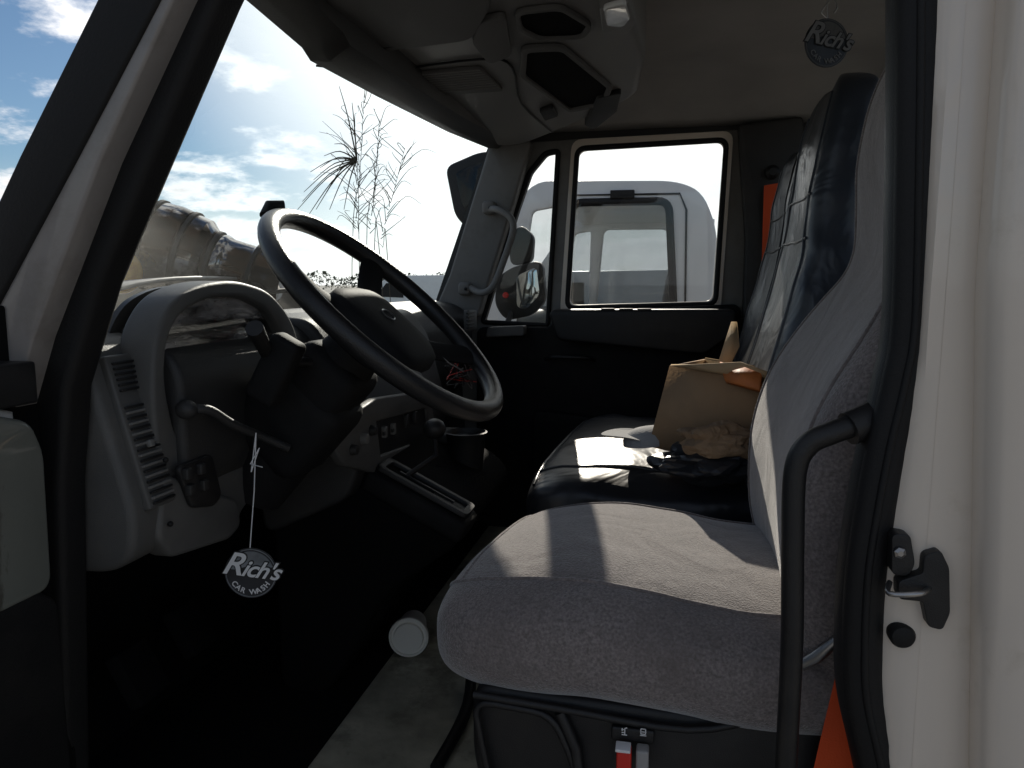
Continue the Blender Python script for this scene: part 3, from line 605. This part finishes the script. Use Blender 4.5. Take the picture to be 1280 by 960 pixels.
tube("string",[top,(top+st_)/2+Vector((.002,0,0)),st_],.0009,'wht',tg,n=6)
tube("string",[P(320,541,Y=1.06),P(314,590,Y=1.055),P(324,560,Y=1.06),P(313,580,Y=1.055),P(328,584,Y=1.05)],.0009,'wht',tg,n=6)
c=P(1033,54,Y=1.45)
tg,top=tagm("air_freshener",c,.35,1.05,"round black car wash tag on a ceiling hook",'dimprint','visor')
tube("string",[top,P(1031,-20,Y=1.45)+Vector((0,0,.04))],.0009,'metal',tg,n=6)
tube("hook",[top,top+Vector((-.01,0,.012)),top+Vector((.006,0,.03)),top+Vector((.014,0,.018)),top+Vector((.01,0,.008))],.0012,'metal',tg,n=6,smooth=5)

cb=empty("cardboard_box",(.05,1.72,1.6),"open brown cardboard carton with raised flaps on the black bench","box")
A=[P(812,556,Y=1.70),P(936,586,Y=1.60),P(956,478,Y=1.60),P(838,457,Y=1.70)]
dv=Vector((.08,.17,.0)); B=[p+dv for p in A]
def sheet(name,pts,m,par,th=.004):
    o=mesh(name,pts,[tuple(range(len(pts)))],m,par); md=o.modifiers.new("t",'SOLIDIFY'); md.thickness=th; return o
sheet("box_side",A,'card',cb); sheet("box_side",B,'card2',cb); sheet("box_side",[A[0],A[3],B[3],B[0]],'card',cb); sheet("box_side",[A[1],A[2],B[2],B[1]],'card2',cb); sheet("box_bottom",[A[0],A[1],B[1],B[0]],'card',cb)
sheet("box_flap",[B[3],B[2],B[2]+Vector((.05,.06,-.04)),B[3]+Vector((.03,.07,-.04))],'card2',cb)
sheet("box_flap",[P(896,458,Y=1.76),P(912,457,Y=1.74),P(924,432,Y=1.78),P(921,402,Y=1.82),P(914,402,Y=1.82)],'card2',cb)
sheet("box_flap",[A[3],A[2],P(958,466,Y=1.57),P(925,454,Y=1.62),P(862,457,Y=1.64)],'card2',cb)
ob=sheet("snack_packet",[P(902,457,Y=1.66),P(954,468,Y=1.60),P(951,491,Y=1.56),P(908,479,Y=1.62)],'opack',None,.012); ob["label"]="small orange packet sticking out of the carton"; ob["category"]="packet"
def crumple(name,c,r,m,label,cat,sc,seed,amp=.45,fr=1.6):
    bm=bmesh.new(); bmesh.ops.create_icosphere(bm,subdivisions=4,radius=1)
    for v in bm.verts:
        d=v.co.normalized(); k=1+amp*(noise.noise(d*fr+Vector((seed,0,0)))+.35*abs(noise.noise(d*3.2+Vector((0,seed,0)))))
        v.co=Vector((d.x*sc[0],d.y*sc[1],d.z*sc[2]))*r*k
    me=bpy.data.meshes.new(name); bm.to_mesh(me); bm.free(); me.transform(Matrix.Translation(c)); o=fin(me,name,m,None,14); o["label"]=label; o["category"]=cat; return o
crumple("paper_bag",P(894,552,Y=1.54),.056,'paper',"crumpled brown paper bag against the carton","bag",(1.35,.7,.6),3,.5)
crumple("plastic_bag",P(885,578,Y=1.56),.08,'vinyl',"crumpled black bag under the paper bag","bag",(1.25,.8,.42),8,.5)
cp_=empty("cap",P(802,540,Y=1.82),"gray cloth cap with a flat brim on the bench","cap")
cc=P(812,553,Y=1.74)
lathe("crown",[(.06,0),(.059,.012),(.05,.024),(.034,.033),(.008,.037)],cc,(-.15,0,1),'capcloth',cp_,n=28)
mesh("brim",[cc+Vector((-.02-.09*math.sin(a),-.06*math.cos(a),.006+.01*math.cos(2*a)+.02*math.sin(a))) for a in [math.pi*i/16 for i in range(17)]],[tuple(range(17))],'capcloth',cp_)

cpn=P(511,796,Z=1.167); 
cu_=empty("paper_cup",(cpn.x,cpn.y,1.12),"white takeaway cup with lid lying on the floor","cup")
axc=Vector((-.20,.97,-.08)).normalized()
lathe("cup_body",[(.044,0),(.042,.005),(.032,.095),(.031,.095)],cpn,axc,'cream',cu_,n=32)
lathe("cup_lid",[(.047,.008),(.048,0),(.047,-.006),(.043,-.007),(.041,-.002),(.036,-.002),(.034,-.01),(.01,-.011)],cpn,axc,'cream',cu_,n=32)
for (x,y) in ((-.90,1.12),(-.92,1.3)):
    box("pedal",(x,y,1.32),(.03,.08,.1),'void',truck,Matrix.Rotation(-.5,3,'Y'),.006)
tube("floor_hose",[P(545,960,Z=1.13),P(585,880,Z=1.15),P(590,800,Z=1.2),P(600,720,Z=1.3)],.012,'rubber',truck,smooth=6)

# ================================================================== outside
NT=empty("parked_truck",(-.3,5.4,0),"white medium duty truck cab parked alongside","truck")
y=4.35
W=rnd(poly([(716,254),(836,252),(842,385),(840,420),(700,425)],Y=y),.06)
side=rnd([(xu(892,y),.75),(xu(894,y),1.8)]+poly([(893,286),(876,242),(844,229),(668,229)],Y=y)+[(-1.25,1.85),(-1.3,.75)],.1)
V2=rnd(poly([(664,262),(697,256),(693,420),(640,420)],Y=y),.04)
plate("cab_side",side,[W,V2],'Y',y,.05,'white',NT,.012)
plate("cab_side",side,[W,V2],'Y',y+2.0,.05,'white',NT,.012)
for yy in (y,y+2.0): plate("window_pane",W,None,'Y',yy,.004,'tint',NT); plate("window_pane",V2,None,'Y',yy,.004,'tint',NT)
tube("window_gasket",[(a,y-.03,b) for a,b in W],.022,'rubber',NT,n=8,closed=True)
tube("door_seam",[(P(u,v,Y=y-.032).x,y-.03,P(u,v,Y=y-.032).z) for u,v in [(706,420),(712,244),(850,242),(858,262),(856,420)]],.006,'rubber',NT,n=6)
box("door_latch",P(778,243,Y=y-.04),(.13,.03,.045),'rubber',NT)
zr=P(700,230,Y=y).z
xa=P(676,234,Y=y).x; xb=P(842,236,Y=y).x
box("roof",((xa+xb)/2,y+1,zr-.045),(xb-xa,1.98,.05),'white',NT,bevel=.02)
box("rear_wall",(xu(884,y),y+1,1.6),(.04,1.98,1.5),'white',NT)
box("dashboard",(-1.05,y+1,1.62),(.4,1.9,.4),'blk',NT,bevel=.05)
box("seat",(.0,y+.55,1.65),(.16,.5,.9),'blk',NT,Matrix.Rotation(.15,3,'Y'),.06); box("seat",(.0,y+1.5,1.65),(.16,.5,.9),'blk',NT,Matrix.Rotation(.15,3,'Y'),.06)
box("hood",(-1.9,y+1,1.45),(1.3,1.7,.75),'white',NT,bevel=.18)
box("chassis",(.8,y+1,.8),(5.4,.9,.25),'blk',NT)
for x in (-1.9,2.4):
    for yy in (y+.1,y+1.9):
        w=lathe("wheel",[(.2,-.13),(.45,-.13),(.49,-.08),(.49,.08),(.45,.13),(.3,.13),(.28,.05),(.08,.04)],(x,yy,.5),(0,-1,0),'rubber',NT,n=32)
        lathe("rim",[(.27,.05),(.26,.09),(.1,.07),(.09,.12),(.02,.12)],(x,yy,.5),(0,-1,0),'white',w,n=24)
def van(loc,label):
    e=empty("delivery_van",loc,label,"van"); L=Vector(loc); e["group"]="vans parked across the lot"
    prof=rnd([(-2.9,.4),(-2.9,1.1),(-2.2,1.4),(-1.6,2.15),(-1.3,2.3),(2.8,2.35),(2.9,2.2),(2.9,.4)],.15)
    plate("body",[(a+L.x,b) for a,b in prof],None,'Y',L.y,1.9,'white',e,.08)
    plate("window",[(a+L.x,b) for a,b in [(-2.0,1.45),(-1.5,2.05),(-.7,2.05),(-.7,1.4)]],None,'Y',L.y-.96,.02,'rubber',e)
    for x in (-1.9,1.9): 
        w=lathe("wheel",[(.2,-.1),(.36,-.1),(.38,.1),(.22,.12),(.05,.1)],L+Vector((x,-.9,.38)),(0,-1,0),'rubber',e,n=24)
    return e
van((-1.8,24,0),"white delivery van parked across the lot"); van((3.6,30,0),"white delivery van parked across the lot"); van((-11,34,0),"white delivery van parked across the lot")
WD=empty("tall_weed",(-1.45,3.5,0),"tall dry reed with spiky leaves and seed heads beside the truck","plant")
stalks=[]
tops=[(455,118),(442,150),(474,150),(506,185),(425,165),(468,300)]
for k,(u,v) in enumerate(tops):
    T=P(u,v,Y=3.5+.03*k); b=Vector((-1.55+.05*k,3.5+.04*k,0)); md_=P(440+9*k,330,Y=3.5)
    stalks+= [([b,md_,(md_+T)/2+Vector((.01,0,.02)),T],.0027)]
    if k<4:
        for q in range(26):
            t=.2+.8*q/26; s=md_.lerp(T,t)+Vector((.005,0,.01)); a=random.uniform(-1,1); l=random.uniform(.05,.2)
            stalks.append(([s,s+Vector((a*l*.6,random.uniform(-.08,.08),l*.5)),s+Vector((a*l,random.uniform(-.1,.1),l*random.uniform(.3,.9)))],.0023))
f0=P(446,200,Y=3.5)
for (u,v) in [(372,262),(385,270),(395,262),(380,240),(392,225),(400,210),(405,195),(418,180),(424,108),(440,128),(412,262),(430,262),(388,215),(378,252),(408,240),(420,215)]:
    T=P(u,v,Y=3.5+random.uniform(-.1,.1)); stalks.append(([f0,(f0+T)/2+Vector((0,0,.03)),T],.0046))
V=[];Fc=[]
for s,rad in stalks:
    pts=cr(s,4); N=len(pts)
    for i,p in enumerate(pts):
        r=rad*(1-.75*i/N)
        t=(pts[min(i+1,N-1)]-pts[max(i-1,0)]).normalized(); a=t.orthogonal().normalized(); b=t.cross(a); base_=len(V)
        V+=[p+a*r,p-a*r*.5+b*r*.87,p-a*r*.5-b*r*.87]
        if i: 
            for j in range(3): Fc.append((base_-3+j,base_-3+(j+1)%3,base_+(j+1)%3,base_+j))
mesh("leaves",V,Fc,'weed',WD)
V=[];Fc=[]
for k in range(9000):
    az=random.uniform(-.9,.7); d=random.uniform(230,260); h=5.2+2.2*noise.noise(Vector((az*30,0,0)))+1.2*noise.noise(Vector((az*120,3,0)))
    z=random.uniform(0,1)**.7*h; c=Vector((d*math.sin(az),d*math.cos(az),z)); s=random.uniform(.4,.9); i=len(V)
    for q in range(3): V.append(c+Vector((random.uniform(-s,s),random.uniform(-s,s),random.uniform(-s,s))))
    Fc.append((i,i+1,i+2))
t=mesh("tree_belt",V,Fc,'leaf'); t["kind"]="stuff"; t["label"]="distant belt of dark green trees on the horizon"; t["category"]="trees"

# ------------------------------------------------------------------ re-centre origins, fix parenting
def own(o):
    if o.type=='MESH':
        bb=[Vector(c) for c in o.bound_box]; return Matrix.Translation(sum(bb,Vector())/8)
    return Matrix.Translation(o.location)
Wm={}
for o in list(COL.objects):
    if o.type in('MESH','EMPTY'): Wm[o]=own(o)
for o,w in Wm.items():
    if o.type=='MESH': o.data.transform(w.inverted())
for o,w in Wm.items():
    if o.parent: o.matrix_parent_inverse=Wm[o.parent].inverted()
    o.matrix_basis=w

# ------------------------------------------------------------------ light
sd=Vector((-.145,1,.47)).normalized(); el=math.asin(sd.z); az=math.atan2(sd.x,sd.y)
sun=bpy.data.lights.new("sun",'SUN'); sun.energy=5; sun.angle=math.radians(.5); sun.color=(1,.9,.78)
so=bpy.data.objects.new("sun",sun); COL.objects.link(so); so.rotation_euler=sd.to_track_quat('Z','Y').to_euler(); so.location=(0,0,20)
w=bpy.data.worlds.new("World"); scene.world=w; w.use_nodes=True; nt=w.node_tree; bg=nt.nodes["Background"]
def nd(t,**k):
    n=nt.nodes.new(t)
    for a,b in k.items(): setattr(n,a,b)
    return n
lk=nt.links.new
sky=nd("ShaderNodeTexSky"); sky.sky_type='NISHITA'; sky.sun_disc=False; sky.sun_elevation=el; sky.sun_rotation=az; sky.dust_density=.3
skm=nd("ShaderNodeVectorMath",operation='MULTIPLY'); lk(sky.outputs[0],skm.inputs[0]); skm.inputs[1].default_value=(.44,.56,.68)
tc=nd("ShaderNodeTexCoord"); sx=nd("ShaderNodeSeparateXYZ"); lk(tc.outputs["Generated"],sx.inputs[0])
ad=nd("ShaderNodeMath",operation='ADD'); ad.inputs[1].default_value=.25; lk(sx.outputs[2],ad.inputs[0])
mxm=nd("ShaderNodeMath",operation='MAXIMUM'); mxm.inputs[1].default_value=.05; lk(ad.outputs[0],mxm.inputs[0])
vd=nd("ShaderNodeVectorMath",operation='DIVIDE'); cmb=nd("ShaderNodeCombineXYZ")
for i in range(3): lk(mxm.outputs[0],cmb.inputs[i])
lk(tc.outputs["Generated"],vd.inputs[0]); lk(cmb.outputs[0],vd.inputs[1])
nz=nd("ShaderNodeTexNoise"); nz.inputs["Scale"].default_value=2.9; nz.inputs["Detail"].default_value=9; nz.inputs["Roughness"].default_value=.58; lk(vd.outputs[0],nz.inputs["Vector"])
c1=nd("ShaderNodeMapRange",interpolation_type='SMOOTHSTEP'); c1.inputs[1].default_value=.45; c1.inputs[2].default_value=.60; lk(nz.outputs[0],c1.inputs[0])
dt=nd("ShaderNodeVectorMath",operation='DOT_PRODUCT'); lk(tc.outputs["Generated"],dt.inputs[0]); dt.inputs[1].default_value=sd
c2=nd("ShaderNodeMapRange"); c2.inputs[1].default_value=.5; c2.inputs[2].default_value=.93; c2.inputs[3].default_value=5.2; c2.inputs[4].default_value=14; lk(dt.outputs["Value"],c2.inputs[0])
ccol=nd("ShaderNodeVectorMath",operation='SCALE'); ccol.inputs[0].default_value=(1,.985,.985); lk(c2.outputs[0],ccol.inputs["Scale"])
c3=nd("ShaderNodeMapRange"); c3.inputs[1].default_value=.55; c3.inputs[2].default_value=.70; c3.inputs[3].default_value=1; c3.inputs[4].default_value=.5; lk(nz.outputs[0],c3.inputs[0])
cc2=nd("ShaderNodeVectorMath",operation='SCALE'); lk(ccol.outputs[0],cc2.inputs[0]); lk(c3.outputs[0],cc2.inputs["Scale"])
mx=nd("ShaderNodeMixRGB"); lk(c1.outputs[0],mx.inputs[0]); lk(skm.outputs[0],mx.inputs[1]); lk(cc2.outputs[0],mx.inputs[2])
hz=nd("ShaderNodeMapRange",interpolation_type='SMOOTHSTEP'); hz.inputs[1].default_value=0; hz.inputs[2].default_value=.14; hz.inputs[3].default_value=.8; hz.inputs[4].default_value=0; lk(sx.outputs[2],hz.inputs[0])
mh=nd("ShaderNodeMixRGB"); lk(hz.outputs[0],mh.inputs[0]); lk(mx.outputs[0],mh.inputs[1]); lk(ccol.outputs[0],mh.inputs[2])
au=nd("ShaderNodeMapRange",interpolation_type='SMOOTHSTEP'); au.inputs[1].default_value=.86; au.inputs[2].default_value=.985; lk(dt.outputs["Value"],au.inputs[0])
ma=nd("ShaderNodeMixRGB"); lk(au.outputs[0],ma.inputs[0]); lk(mh.outputs[0],ma.inputs[1]); ma.inputs[2].default_value=(14,13.8,13.4,1)
lk(ma.outputs[0],bg.inputs[0]); bg.inputs[1].default_value=.105
